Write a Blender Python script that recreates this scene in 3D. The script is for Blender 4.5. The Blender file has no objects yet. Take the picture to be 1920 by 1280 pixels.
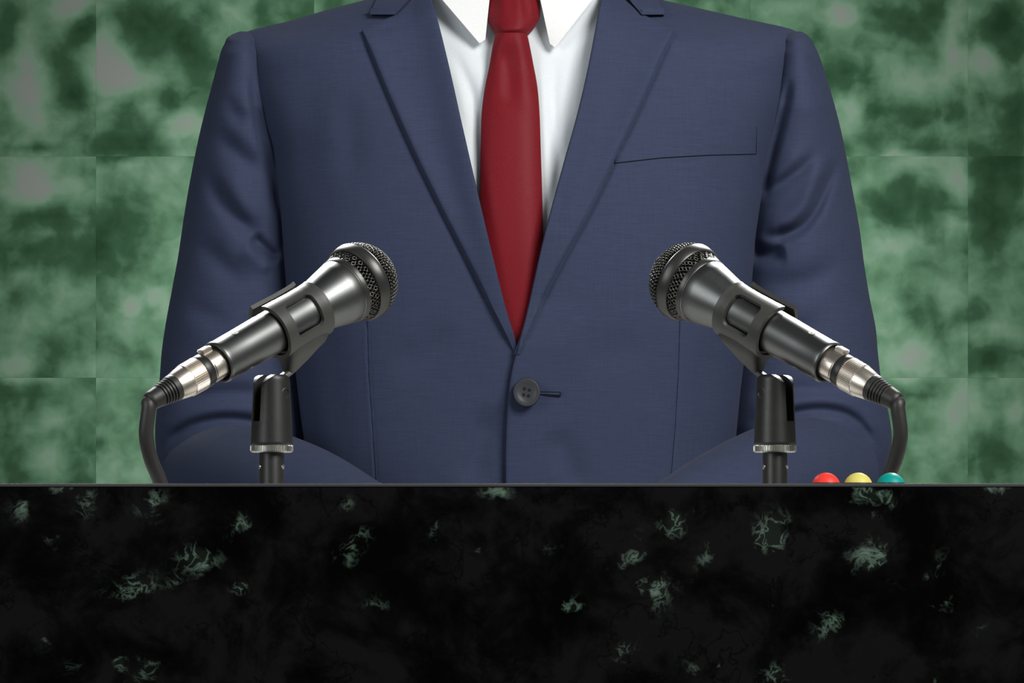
import bpy, bmesh, math, random
import numpy as np
from mathutils import Vector, Matrix

random.seed(7)
rng = np.random.default_rng(11)
scene = bpy.context.scene
COL = scene.collection

# ------------------------------------------------------------------ camera, world, light, exposure
FPX = 100.0 / 36.0 * 1920.0          # focal length in pixels of a 1920 px wide frame
CAM_Y = -1.72
HORIZON = 960.0                      # picture row of the horizon
PODIUM_TOP = 1.15
PODIUM_FRONT = -0.10
DESK_DROP = 0.045                    # the desktop lies a little lower than the ledge along the front
DESK = PODIUM_TOP - DESK_DROP
ZC = PODIUM_TOP - (HORIZON - 906.0) / FPX * (PODIUM_FRONT - CAM_Y)

cam_data = bpy.data.cameras.new('camera')
cam_data.lens = 100.0
cam_data.sensor_width = 36.0
cam_data.shift_y = (HORIZON - 640.0) / 1920.0
cam_data.clip_start = 0.05
cam = bpy.data.objects.new('camera', cam_data)
cam.location = (0, CAM_Y, ZC)
cam.rotation_euler = (math.radians(90), 0, 0)
COL.objects.link(cam)
scene.camera = cam
scene.view_settings.view_transform = 'Standard'
scene.view_settings.look = 'None'
scene.view_settings.exposure = 0.12
scene.view_settings.gamma = 1.0
scene.view_settings.use_curve_mapping = False

world = bpy.data.worlds.new('world')
scene.world = world
world.use_nodes = True
world.node_tree.nodes['Background'].inputs[0].default_value = (0.9, 0.95, 1.0, 1)
world.node_tree.nodes['Background'].inputs[1].default_value = 0.08


def area(name, loc, target, sx, sy, power, color=(1, 1, 1), spread=180):
    l = bpy.data.lights.new(name, 'AREA')
    l.shape = 'RECTANGLE'
    l.size, l.size_y = sx, sy
    l.energy = power
    l.color = color
    l.spread = math.radians(spread)
    o = bpy.data.objects.new(name, l)
    o.location = loc
    d = Vector(target) - Vector(loc)
    o.rotation_euler = d.to_track_quat('-Z', 'Y').to_euler()
    COL.objects.link(o)
    return o


area('key_light', (1.7, -1.8, 2.9), (0.05, 0.75, 1.4), 1.3, 1.3, 104, (1, 0.985, 0.96))
area('fill_light', (-2.0, -1.7, 1.9), (-0.1, 0.75, 1.35), 1.2, 1.6, 26, (0.95, 0.98, 1))
area('microphone_light', (-0.46, 0.98, 2.02), (-0.15, 0.05, 1.27), 0.28, 0.28, 0.72, (1, 1, 1), 28)
area('microphone_light', (0.48, 0.98, 2.02), (0.16, 0.05, 1.27), 0.28, 0.28, 0.72, (1, 1, 1), 28)
area('backdrop_light', (0.02, 2.70, 1.42), (0.02, 3.4, 1.42), 0.30, 0.30, 22, (1, 1, 1))

# ------------------------------------------------------------------ helpers


def W(px, py, y):
    """World point at depth y seen at picture position (px, py) of the 1920x1280 photograph."""
    k = (np.asarray(y, dtype=float) - CAM_Y) / FPX
    return np.stack(np.broadcast_arrays((np.asarray(px, float) - 960.0) * k,
                                        np.asarray(y, float) + 0 * k,
                                        ZC + (HORIZON - np.asarray(py, float)) * k), axis=-1)


def link(name, me, material, parent=None, smooth=True):
    o = bpy.data.objects.new(name, me)
    COL.objects.link(o)
    if material is not None:
        me.materials.append(material)
    if smooth:
        for p in me.polygons:
            p.use_smooth = True
    if parent is not None:
        o.parent = parent
        if parent.type == 'EMPTY':
            o.matrix_parent_inverse = Matrix.Translation(parent.location).inverted()
    return o


def mesh_from(name, verts, faces, fix=True, merge=0.0):
    me = bpy.data.meshes.new(name)
    me.from_pydata([tuple(map(float, v)) for v in verts], [], [tuple(map(int, f)) for f in faces])
    if fix or merge:
        bm = bmesh.new()
        bm.from_mesh(me)
        if merge:
            bmesh.ops.remove_doubles(bm, verts=bm.verts, dist=merge)
        bmesh.ops.recalc_face_normals(bm, faces=bm.faces)
        bm.to_mesh(me)
        bm.free()
    me.update()
    return me


class MB:
    """collects pieces of one mesh"""

    def __init__(self):
        self.v, self.f = [], []

    def add(self, verts, faces):
        b = len(self.v)
        self.v.extend([tuple(map(float, p)) for p in verts])
        self.f.extend([tuple(int(i) + b for i in fc) for fc in faces])

    def grid(self, P, wrap=False, cap0=False, cap1=False):
        P = np.asarray(P)
        r, c = P.shape[:2]
        f = []
        for i in range(r - 1):
            for j in range(c if wrap else c - 1):
                j2 = (j + 1) % c
                f.append((i * c + j, i * c + j2, (i + 1) * c + j2, (i + 1) * c + j))
        if cap0:
            f.append(tuple(range(c))[::-1])
        if cap1:
            f.append(tuple((r - 1) * c + j for j in range(c)))
        self.add(P.reshape(-1, 3), f)

    def build(self, name, material, parent=None, smooth=True, merge=0.0):
        return link(name, mesh_from(name, self.v, self.f, True, merge), material, parent, smooth)


def tag(o, label, cat, group=None):
    o['label'] = label
    o['category'] = cat
    if group:
        o['group'] = group


def empty(name, loc):
    o = bpy.data.objects.new(name, None)
    o.location = tuple(map(float, loc))
    o.empty_display_size = 0.05
    COL.objects.link(o)
    return o


def auto_smooth(o, deg=35):
    bpy.context.view_layer.update()
    me = o.data
    bm = bmesh.new()
    bm.from_mesh(me)
    lim = math.radians(deg)
    for e in bm.edges:
        if len(e.link_faces) == 2 and e.calc_face_angle(0) > lim:
            e.smooth = False
    bm.to_mesh(me)
    bm.free()


# ------------------------------------------------------------------ materials
def lin(r, g, b):
    f = lambda c: (c / 255 / 12.92) if c / 255 <= 0.04045 else ((c / 255 + 0.055) / 1.055) ** 2.4
    return (f(r), f(g), f(b), 1)


def principled(name, color=(0.5, 0.5, 0.5, 1), rough=0.5, metal=0.0, spec=0.5, **kw):
    m = bpy.data.materials.new(name)
    m.use_nodes = True
    b = m.node_tree.nodes['Principled BSDF']
    b.inputs['Base Color'].default_value = color
    b.inputs['Roughness'].default_value = rough
    b.inputs['Metallic'].default_value = metal
    b.inputs['Specular IOR Level'].default_value = spec
    for k, v in kw.items():
        b.inputs[k].default_value = v
    return m


def nn(m, kind, **kw):
    n = m.node_tree.nodes.new(kind)
    for k, v in kw.items():
        setattr(n, k, v)
    return n


def wire(m, a, b):
    m.node_tree.links.new(a, b)


def bsdf(m):
    return m.node_tree.nodes['Principled BSDF']


def noise(m, vec, scale, detail=3, rough=0.55, distortion=0.0):
    n = nn(m, 'ShaderNodeTexNoise')
    n.inputs['Scale'].default_value = scale
    n.inputs['Detail'].default_value = detail
    n.inputs['Roughness'].default_value = rough
    n.inputs['Distortion'].default_value = distortion
    wire(m, vec, n.inputs['Vector'])
    return n.outputs['Fac']


def mapping(m, vec, scale):
    n = nn(m, 'ShaderNodeMapping')
    n.inputs['Scale'].default_value = scale
    wire(m, vec, n.inputs['Vector'])
    return n.outputs['Vector']


def ramp(m, fac, stops, interp='LINEAR'):
    n = nn(m, 'ShaderNodeValToRGB')
    cr = n.color_ramp
    cr.interpolation = interp
    while len(cr.elements) < len(stops):
        cr.elements.new(0.5)
    for e, (p, c) in zip(cr.elements, stops):
        e.position = p
        e.color = c
    wire(m, fac, n.inputs['Fac'])
    return n.outputs['Color']


def math_node(m, op, a, b=None, clamp=False):
    n = nn(m, 'ShaderNodeMath', operation=op)
    n.use_clamp = clamp
    for i, v in enumerate((a, b)):
        if v is None:
            continue
        if isinstance(v, (int, float)):
            n.inputs[i].default_value = v
        else:
            wire(m, v, n.inputs[i])
    return n.outputs[0]


def mix(m, fac, a, b, mode='MIX'):
    n = nn(m, 'ShaderNodeMix', data_type='RGBA', blend_type=mode)
    for i, v in ((0, fac), (6, a), (7, b)):
        if isinstance(v, (int, float)):
            n.inputs[i].default_value = v
        elif isinstance(v, tuple):
            n.inputs[i].default_value = v
        else:
            wire(m, v, n.inputs[i])
    return n.outputs[2]


def bump(m, height, strength, dist=0.001):
    n = nn(m, 'ShaderNodeBump')
    n.inputs['Strength'].default_value = strength
    n.inputs['Distance'].default_value = dist
    wire(m, height, n.inputs['Height'])
    wire(m, n.outputs['Normal'], bsdf(m).inputs['Normal'])


def objcoord(m):
    return nn(m, 'ShaderNodeTexCoord').outputs['Object']


def suit_material():
    m = principled('navy_wool', rough=0.82, spec=0.25)
    c = objcoord(m)
    weft = noise(m, mapping(m, c, (60, 60, 1500)), 1.0, 2)
    warp = noise(m, mapping(m, c, (1500, 60, 60)), 1.0, 2)
    cloud = noise(m, c, 22, 3)
    f = math_node(m, 'ADD', math_node(m, 'MULTIPLY', weft, 0.62), math_node(m, 'MULTIPLY', warp, 0.38))
    base = ramp(m, f, [(0.30, (0.029, 0.039, 0.080, 1)), (0.70, (0.043, 0.056, 0.111, 1))])
    base = mix(m, math_node(m, 'MULTIPLY', cloud, 0.35), base, (0.036, 0.046, 0.082, 1))
    wire(m, base, bsdf(m).inputs['Base Color'])
    bsdf(m).inputs['Sheen Weight'].default_value = 0.04
    bsdf(m).inputs['Sheen Roughness'].default_value = 0.4
    bump(m, f, 0.10, 0.0006)
    return m


def cloth(name, c1, c2, rough=0.7, sheen=0.1):
    m = principled(name, rough=rough, spec=0.15)
    c = objcoord(m)
    f = noise(m, mapping(m, c, (900, 100, 900)), 1.0, 2)
    wire(m, ramp(m, f, [(0.3, c1), (0.7, c2)]), bsdf(m).inputs['Base Color'])
    bsdf(m).inputs['Sheen Weight'].default_value = sheen
    bump(m, f, 0.08, 0.0005)
    return m


M_SUIT = suit_material()
M_SEAM = principled('navy_thread', (0.016, 0.019, 0.034, 1), 0.9, spec=0.1)
M_SHIRT = cloth('white_cotton', (0.75, 0.80, 0.83, 1), (0.80, 0.85, 0.875, 1), 0.8, 0.0)
M_COLLAR = cloth('white_collar_cotton', (0.86, 0.87, 0.87, 1), (0.92, 0.92, 0.91, 1), 0.8, 0.0)
M_TIE = cloth('red_silk', (0.155, 0.0055, 0.011, 1), (0.20, 0.008, 0.015, 1), 0.55, 0.04)
M_BUTTON = principled('horn_button', (0.032, 0.036, 0.042, 1), 0.36)
M_HOLE_SHADE = principled('button_hole_shade', (0.004, 0.004, 0.006, 1), 0.9)
M_SKIN = principled('skin', (0.55, 0.33, 0.24, 1), 0.5)
M_TROUSERS = M_SUIT
M_SHOE = principled('black_leather', (0.02, 0.018, 0.016, 1), 0.3)


def metal_mat(name, col, rough, metal=1.0, n_scale=900, amt=0.08):
    m = principled(name, col, rough, metal)
    c = objcoord(m)
    f = noise(m, c, n_scale, 2)
    r = math_node(m, 'ADD', math_node(m, 'MULTIPLY', f, amt), rough - amt / 2)
    wire(m, r, bsdf(m).inputs['Roughness'])
    return m


M_MICBODY = metal_mat('grey_enamelled_metal', (0.145, 0.15, 0.146, 1), 0.385)
M_MICDARK = metal_mat('dark_enamelled_metal', (0.06, 0.06, 0.056, 1), 0.36, 0.7)
M_WIRE = metal_mat('dark_steel_wire', (0.095, 0.092, 0.083, 1), 0.35)
M_FOAM = principled('black_foam', (0.006, 0.006, 0.006, 1), 1.0, spec=0.05)
M_NICKEL = metal_mat('satin_nickel', (0.64, 0.58, 0.50, 1), 0.36)
M_RUBBER = metal_mat('black_rubber', (0.015, 0.015, 0.0135, 1), 0.5, 0.0, 700, 0.12)
M_PLASTIC = metal_mat('black_plastic', (0.013, 0.013, 0.0115, 1), 0.42, 0.0, 500, 0.15)
M_CLIP = metal_mat('charcoal_rubber', (0.040, 0.040, 0.036, 1), 0.48, 0.0, 600, 0.15)
M_KNURL = metal_mat('knurled_steel', (0.42, 0.42, 0.38, 1), 0.34)
M_CABLE = metal_mat('cable_sheath', (0.020, 0.019, 0.017, 1), 0.5, 0.0, 500, 0.1)


def podium_marble():
    m = principled('black_marble', rough=0.6, spec=0.01)
    c = objcoord(m)
    cl = noise(m, c, 25.0, 6, 0.62, 0.35)
    cl2 = noise(m, c, 24, 4, 0.6, 0.3)
    base = ramp(m, cl, [(0.40, (0.0008, 0.0008, 0.0008, 1)), (0.50, (0.0024, 0.0024, 0.0024, 1)), (0.60, (0.0054, 0.0056, 0.0054, 1))])
    n1 = math_node(m, 'ABSOLUTE', math_node(m, 'SUBTRACT', cl2, 0.44))
    dark = math_node(m, 'SUBTRACT', 1.0, math_node(m, 'MULTIPLY', n1, 70.0), clamp=True)
    base = mix(m, math_node(m, 'MULTIPLY', dark, 0.6), base, (0.0006, 0.0006, 0.0006, 1))
    # green-grey veins, gathered in clusters
    at = nn(m, 'ShaderNodeAttribute', attribute_name='vein')
    mask = at.outputs['Fac']
    v = None
    for sc, seed, wd, dt in ((36, 0.0, 26.0, 4), (56, 3.7, 24.0, 4), (90, 8.1, 22.0, 3)):
        ad = nn(m, 'ShaderNodeVectorMath', operation='ADD')
        ad.inputs[1].default_value = (seed, seed * 2, seed * 3)
        wire(m, c, ad.inputs[0])
        f = noise(m, ad.outputs[0], sc, dt, 0.55, 0.7)
        q = math_node(m, 'ABSOLUTE', math_node(m, 'SUBTRACT', f, 0.5))
        q = math_node(m, 'SUBTRACT', 1.0, math_node(m, 'MULTIPLY', q, wd), clamp=True)
        q = math_node(m, 'POWER', q, 1.5)
        v = q if v is None else math_node(m, 'MAXIMUM', v, math_node(m, 'MULTIPLY', q, 0.8))
    rag = noise(m, c, 45, 4, 0.6, 0.5)
    mm = math_node(m, 'ADD', mask, math_node(m, 'MULTIPLY', math_node(m, 'SUBTRACT', rag, 0.52), 4.2))
    mm = math_node(m, 'MULTIPLY', math_node(m, 'SUBTRACT', mm, 0.30), 2.2, clamp=True)
    mm = math_node(m, 'MULTIPLY', mm, math_node(m, 'MULTIPLY', mask, 1.3, clamp=True), clamp=True)
    haze = math_node(m, 'MULTIPLY', math_node(m, 'MULTIPLY', mm, mm), 0.06)
    vf = math_node(m, 'ADD', math_node(m, 'MULTIPLY', v, mm), haze, clamp=True)
    tint = mix(m, noise(m, c, 25, 2), (0.04, 0.092, 0.056, 1), (0.125, 0.165, 0.138, 1))
    col = mix(m, vf, base, tint)
    wire(m, col, bsdf(m).inputs['Base Color'])
    return m


def wall_marble():
    m = principled('green_marble', rough=0.85, spec=0.08)
    at = nn(m, 'ShaderNodeAttribute', attribute_name='tone')
    c = nn(m, 'ShaderNodeTexCoord').outputs['Object']
    oi = nn(m, 'ShaderNodeObjectInfo')
    rnd = math_node(m, 'MULTIPLY', oi.outputs['Random'], 40.0)
    ad = nn(m, 'ShaderNodeVectorMath', operation='ADD')
    wire(m, c, ad.inputs[0])
    wire(m, rnd, ad.inputs[1])
    f1 = noise(m, ad.outputs[0], 9.0, 2.2, 0.5, 0.4)
    f2 = noise(m, ad.outputs[0], 24.0, 3, 0.5, 0.3)
    t = math_node(m, 'ADD', math_node(m, 'MULTIPLY', math_node(m, 'SUBTRACT', f1, 0.5), 0.95), at.outputs['Fac'])
    t = math_node(m, 'ADD', t, math_node(m, 'MULTIPLY', math_node(m, 'SUBTRACT', f2, 0.5), 0.62), clamp=True)
    col = ramp(m, t, [(0.0, (0.010, 0.032, 0.014, 1)), (0.28, (0.022, 0.058, 0.029, 1)),
                      (0.52, (0.064, 0.132, 0.077, 1)), (0.74, (0.112, 0.183, 0.126, 1)), (1.0, (0.150, 0.166, 0.149, 1))])
    wire(m, col, bsdf(m).inputs['Base Color'])
    return m


M_PODIUM = podium_marble()
M_DESK = metal_mat('grey_bounce_desktop', (0.62, 0.62, 0.60, 1), 0.45, 0.0, 60, 0.1)  # unseen desktop, made pale to bounce light up under the microphones
M_LEDGE = metal_mat('polished_dark_stone', (0.035, 0.035, 0.036, 1), 0.75, 0.0, 60, 0.1)
M_WALL = wall_marble()
M_GROUT = principled('green_grout', (0.07, 0.13, 0.085, 1), 0.9)
M_FLOOR = cloth('grey_carpet', (0.05, 0.05, 0.05, 1), (0.09, 0.09, 0.09, 1), 0.95, 0.0)

# ------------------------------------------------------------------ setting: floor, wall with tiles
WALL_Y = 3.4


def box_mesh(mb, x0, x1, y0, y1, z0, z1):
    v = [(x, y, z) for x in (x0, x1) for y in (y0, y1) for z in (z0, z1)]
    mb.add(v, [(0, 1, 3, 2), (4, 6, 7, 5), (0, 4, 5, 1), (2, 3, 7, 6), (0, 2, 6, 4), (1, 5, 7, 3)])


mb = MB()
box_mesh(mb, -3.2, 3.2, -3.0, WALL_Y + 0.2, -0.1, 0.0)
fl = mb.build('floor', M_FLOOR, smooth=False)
fl['kind'] = 'structure'

KW = (WALL_Y - 0.012 - CAM_Y) / FPX
TILE_W, TILE_H = 408.75 * KW, 415.0 * KW
TX0 = (180 - 960) * KW                       # a vertical joint
TZ0 = ZC + (HORIZON - 293) * KW              # a horizontal joint
wall_top = TZ0 + 3 * TILE_H
mb = MB()
box_mesh(mb, -3.2, 3.2, WALL_Y, WALL_Y + 0.15, 0.0, wall_top)
wall = mb.build('wall_back', M_GROUT, smooth=False)
wall['kind'] = 'structure'

# tone of the stone: (x, y, rx, ry, change), in rows and columns of the photograph
BLOTS = [
    # pale grey clouds
    (205, 130, 45, 50, .6), (240, 150, 45, 20, .5), (50, 110, 25, 90, .45), (60, 215, 30, 40, .4), (130, 230, 40, 25, .35),
    (60, 340, 70, 35, .6), (150, 350, 30, 30, .3), (243, 310, 22, 14, .5), (120, 20, 40, 28, .5), (350, 232, 22, 18, .5),
    (30, 690, 32, 20, .5), (245, 572, 20, 18, .5), (95, 785, 24, 20, .45), (290, 552, 16, 12, .45), (92, 850, 20, 18, .45),
    (150, 10, 20, 20, .3), (195, 60, 20, 40, .3), (50, 500, 20, 25, .35), (75, 350, 30, 45, .2), (330, 470, 30, 40, .3),
    (1715, 150, 60, 35, .6), (1840, 110, 32, 28, .6), (1795, 25, 20, 30, .5), (1580, 28, 28, 22, .5), (1592, 225, 22, 40, .45),
    (1800, 352, 22, 30, .6), (1712, 655, 36, 45, .6), (1820, 745, 30, 25, .4), (1795, 425, 24, 22, .4), (1868, 622, 40, 22, .4),
    (1790, 790, 30, 25, .35), (1905, 765, 15, 25, .35), (1780, 80, 15, 40, .4), (1690, 300, 40, 20, .25), (1640, 460, 40, 30, .3),
    (1825, 680, 10, 50, .3), (1830, 880, 14, 30, .35), (1900, 780, 20, 20, .3), (1720, 830, 40, 20, .2), (1670, 560, 25, 40, .25),
    # light green
    (320, 620, 50, 60, .2), (115, 570, 30, 40, .25), (90, 450, 25, 25, .2), (270, 200, 25, 15, .25), (300, 350, 40, 40, .2),
    (130, 270, 35, 20, .3), (180, 690, 60, 20, .2), (310, 730, 40, 40, .15), (1740, 290, 60, 20, .2), (1760, 540, 40, 30, .15),
    # dark green
    (130, 165, 28, 60, -.42), (150, 190, 25, 25, -.3), (60, 278, 45, 12, -.4), (15, 60, 28, 50, -.4), (280, 55, 60, 35, -.4),
    (230, 200, 30, 30, -.3), (320, 190, 25, 25, -.3), (240, 270, 60, 18, -.4), (85, 408, 80, 22, -.4), (258, 410, 40, 40, -.3),
    (165, 480, 50, 35, -.35), (30, 560, 30, 25, -.3), (40, 735, 45, 18, -.35), (145, 640, 30, 40, -.25), (160, 45, 22, 20, -.4),
    (55, 470, 35, 20, -.25), (370, 110, 25, 45, -.35), (150, 850, 25, 50, -.25), (20, 850, 25, 40, -.2), (200, 560, 20, 30, -.2),
    (1700, 45, 60, 32, -.4), (1875, 60, 45, 40, -.45), (1605, 140, 55, 22, -.35), (1720, 225, 35, 22, -.35), (1790, 205, 15, 20, -.3),
    (1740, 272, 80, 12, -.3), (1700, 375, 55, 35, -.35), (1850, 380, 35, 60, -.35), (1905, 250, 22, 90, -.4), (1855, 300, 30, 30, -.2),
    (1862, 665, 40, 28, -.35), (1750, 610, 50, 40, -.3), (1690, 735, 70, 14, -.35), (1745, 800, 30, 25, -.2), (1860, 845, 45, 40, -.35),
    (1830, 590, 25, 18, -.25), (1640, 210, 15, 15, -.3), (1690, 260, 25, 20, -.25), (1660, 400, 20, 20, -.2), (1860, 500, 40, 40, -.2),
]


def tone(px, py):
    v = np.full(px.shape, 0.47)
    for (x, y, rx, ry, d) in BLOTS:
        v = v + d * (0.8 if d > 0 else 1.0) * np.exp(-(((px - x) / rx) ** 2 + ((py - y) / ry) ** 2) * 0.75)
    return v


tile_no = 0
nz_lo = -math.ceil((TZ0) / TILE_H)
for iz in range(nz_lo, 3):
    for ix in range(-5, 10):
        x0 = TX0 + ix * TILE_W
        z0 = TZ0 + iz * TILE_H
        z1 = z0 + TILE_H
        if x0 < -2.3 or x0 + TILE_W > 2.5 or z1 > wall_top + 0.001:
            continue
        z0 = max(z0, 0.0)
        seen = (ZC - 0.2 < z1) and iz <= 0 and -2 <= ix <= 5
        n = 26 if seen else 2
        g = 0.0001
        xs = np.linspace(x0 + g, x0 + TILE_W - g, n + 1)
        zs = np.linspace(z0 + g, z1 - g, n + 1)
        X, Z = np.meshgrid(xs, zs)
        Yf = np.full(X.shape, WALL_Y - 0.012)
        cx, cz = (xs[0] + xs[-1]) / 2, (zs[0] + zs[-1]) / 2
        m = MB()
        m.grid(np.stack([X - cx, Yf - WALL_Y, Z - cz], -1))
        # the four sides of the slab
        nv = n + 1
        ring = [(0, j) for j in range(nv)] + [(i, n) for i in range(1, nv)] + [(n, j) for j in range(n - 1, -1, -1)] + [(i, 0) for i in range(n - 1, 0, -1)]
        front = [i * nv + j for i, j in ring]
        back = [(X[i, j] - cx, 0.0, Z[i, j] - cz) for i, j in ring]
        b = len(m.v)
        m.v.extend([tuple(map(float, q)) for q in back])
        L = len(ring)
        for k in range(L):
            m.f.append((front[k], front[(k + 1) % L], b + (k + 1) % L, b + k))
        o = m.build('tile', M_WALL, wall, smooth=False)
        o.location = (cx, WALL_Y, cz)
        me = o.data
        co = np.empty(len(me.vertices) * 3)
        me.vertices.foreach_get('co', co)
        co = co.reshape(-1, 3)
        px = 960 + (co[:, 0] + cx) / KW
        py = HORIZON - (co[:, 2] + cz - ZC) / KW
        at = me.attributes.new('tone', 'FLOAT', 'POINT')
        # the blots stay within the tile they belong to
        sel = tone(px, py) if seen else np.full(len(co), 0.47)
        at.data.foreach_set('value', sel.astype(np.float32))
        tile_no += 1

# ------------------------------------------------------------------ podium
podium = empty('podium', (0, PODIUM_FRONT + 0.2, 0))
tag(podium, 'black marble podium with green veins and a grey top edge, across the foreground', 'podium')
PX0, PX1 = -1.3, 1.3
PB = 0.34
TOP_T = 0.0022
# front slab: fine grid so that the vein clusters can be laid on it
nx, nz = 420, 60
xs = np.linspace(PX0, PX1, nx + 1)
zs = np.concatenate([np.linspace(0, 0.95, 4), np.linspace(0.96, PODIUM_TOP - TOP_T, nz)])
X, Z = np.meshgrid(xs, zs)
mb = MB()
mb.grid(np.stack([X, np.full(X.shape, PODIUM_FRONT), Z], -1))
mb.grid(np.stack([X, np.full(X.shape, PODIUM_FRONT + 0.03), Z], -1)[:, ::nx])
for r in (0, -1):
    mb.grid(np.stack([np.stack([xs, 0 * xs + PODIUM_FRONT, 0 * xs + zs[r]], -1), np.stack([xs, 0 * xs + PODIUM_FRONT + 0.03, 0 * xs + zs[r]], -1)]))
for cidx in (0, -1):
    mb.grid(np.stack([np.stack([0 * zs + xs[cidx], 0 * zs + PODIUM_FRONT, zs], -1), np.stack([0 * zs + xs[cidx], 0 * zs + PODIUM_FRONT + 0.03, zs], -1)]))
panel = mb.build('front_panel', M_PODIUM, podium, smooth=False)
VEINS = [(118, 915, 30, 16, 1), (38, 950, 12, 25, .9), (160, 940, 14, 22, .8), (283, 945, 20, 22, 1), (455, 985, 18, 24, 1), (378, 1048, 34, 22, 1.15),
         (248, 1104, 34, 22, .95), (446, 1100, 12, 12, 1), (680, 985, 14, 26, .9), (655, 1040, 16, 24, .9), (812, 992, 12, 22, .9),
         (935, 922, 24, 16, 1), (705, 1140, 14, 16, .75), (78, 1195, 10, 14, .8), (136, 1250, 8, 8, .8), (225, 1240, 18, 28, .75), (275, 1255, 16, 20, .75),
         (95, 1015, 12, 14, .6), (1268, 980, 22, 28, 1), (1180, 1045, 32, 30, 1.15), (1220, 1100, 36, 28, 1.15), (1322, 1035, 14, 26, .75),
         (1448, 1005, 26, 32, 1.2), (1620, 928, 28, 32, 1.1), (1668, 930, 24, 22, 1), (1638, 1045, 32, 30, 1.05), (1865, 915, 34, 12, 1),
         (1068, 1137, 24, 14, .95), (1562, 1172, 22, 22, 1.15), (1772, 1130, 14, 16, .9), (1755, 1075, 34, 26, .75), (1170, 1224, 14, 16, .75),
         (1350, 1248, 16, 20, .8), (1450, 1265, 22, 22, .8), (1755, 1270, 14, 16, .85), (1300, 1250, 14, 20, .7), (1020, 1030, 14, 10, .6),
         (1455, 1135, 10, 8, .7), (1685, 1035, 14, 20, .7), (1820, 1180, 22, 12, .6), (655, 945, 14, 14, .6), (330, 1090, 12, 12, .5), (900, 1028, 10, 10, .6)]
me = panel.data
co = np.empty(len(me.vertices) * 3)
me.vertices.foreach_get('co', co)
co = co.reshape(-1, 3)
kf = (PODIUM_FRONT - CAM_Y) / FPX
px = 960 + co[:, 0] / kf
py = HORIZON - (co[:, 2] - ZC) / kf
v = np.zeros(len(co))
for (x, y, rx, ry, s) in VEINS:
    v = np.maximum(v, s * np.exp(-(((px - x) / rx) ** 2 + ((py - y) / ry) ** 2) * 0.8))
at = me.attributes.new('vein', 'FLOAT', 'POINT')
at.data.foreach_set('value', v.astype(np.float32))
# top slab with a rounded front edge, side and back panels
mb = MB()
LEDGE_BACK = PODIUM_FRONT + 0.052
prof = [(PODIUM_FRONT + 0.001, -TOP_T), (PODIUM_FRONT - 0.0006, -TOP_T * 0.8), (PODIUM_FRONT - 0.0008, -TOP_T * 0.35), (PODIUM_FRONT, -0.0001), (PODIUM_FRONT + 0.002, 0.0),
        (LEDGE_BACK, 0.0), (LEDGE_BACK, -DESK_DROP), (PODIUM_FRONT + 0.031, -DESK_DROP), (PODIUM_FRONT + 0.031, -TOP_T)]
mb.grid(np.array([[(x, y, PODIUM_TOP + z) for (y, z) in prof] for x in (PX0, PX1)]), wrap=True, cap0=True, cap1=True)
top = mb.build('front_ledge', M_LEDGE, podium, smooth=False)
mb = MB()
box_mesh(mb, PX0, PX1, PODIUM_FRONT + 0.032, PB, DESK - 0.025, DESK)
mb.build('desktop', M_DESK, podium, smooth=False)
for sx in (PX0, PX1 - 0.03):
    mb = MB()
    box_mesh(mb, sx, sx + 0.03, PODIUM_FRONT + 0.031, PB - 0.02, 0, DESK - 0.025)
    mb.build('side_panel', M_MICDARK, podium, smooth=False)

# ------------------------------------------------------------------ the speaker
YC = 0.84                                   # depth of the middle of the body
I = lambda p, xs, ys: np.interp(p, xs, ys)


def SI(p, xs, ys):
    """smooth interpolation in a table"""
    p = np.clip(np.asarray(p, float), xs[0], xs[-1])
    return curve(list(zip(ys, xs)))(p)



def curve(pts, axis=0):
    """x as a function of y from a list of (x, y); smooth"""
    pts = sorted(pts, key=lambda q: q[1])
    ys = np.array([q[1] for q in pts], float)
    xs_ = np.array([q[0] for q in pts], float)
    d = np.gradient(xs_, ys)
    # monotone-ish hermite

    def f(p):
        p = np.asarray(p, float)
        i = np.clip(np.searchsorted(ys, p) - 1, 0, len(ys) - 2)
        h = ys[i + 1] - ys[i]
        t = np.clip((p - ys[i]) / h, 0, 1)
        return ((2 * t**3 - 3 * t**2 + 1) * xs_[i] + (t**3 - 2 * t**2 + t) * h * d[i] + (-2 * t**3 + 3 * t**2) * xs_[i + 1] + (t**3 - t**2) * h * d[i + 1])
    return f


def polydist(px, py, pts):
    """distance, side and running fraction along a polyline"""
    pts = np.array(pts, float)
    # smooth the line
    for _ in range(3):
        q = [pts[0]]
        for a, b in zip(pts[:-1], pts[1:]):
            q += [a * .75 + b * .25, a * .25 + b * .75]
        q.append(pts[-1])
        pts = np.array(q)
    seg = np.linalg.norm(np.diff(pts, axis=0), axis=1)
    cum = np.concatenate([[0], np.cumsum(seg)])
    best = np.full(px.shape, 1e9)
    side = np.zeros(px.shape)
    frac = np.zeros(px.shape)
    for k in range(len(pts) - 1):
        a, b = pts[k], pts[k + 1]
        d = b - a
        L2 = max(d @ d, 1e-9)
        t = np.clip(((px - a[0]) * d[0] + (py - a[1]) * d[1]) / L2, 0, 1)
        dx, dy = px - a[0] - t * d[0], py - a[1] - t * d[1]
        ds = np.hypot(dx, dy)
        s = np.sign(d[0] * dy - d[1] * dx)
        m = ds < best
        best = np.where(m, ds, best)
        side = np.where(m, s, side)
        frac = np.where(m, (cum[k] + t * seg[k]) / cum[-1], frac)
    return best, side, frac


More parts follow.
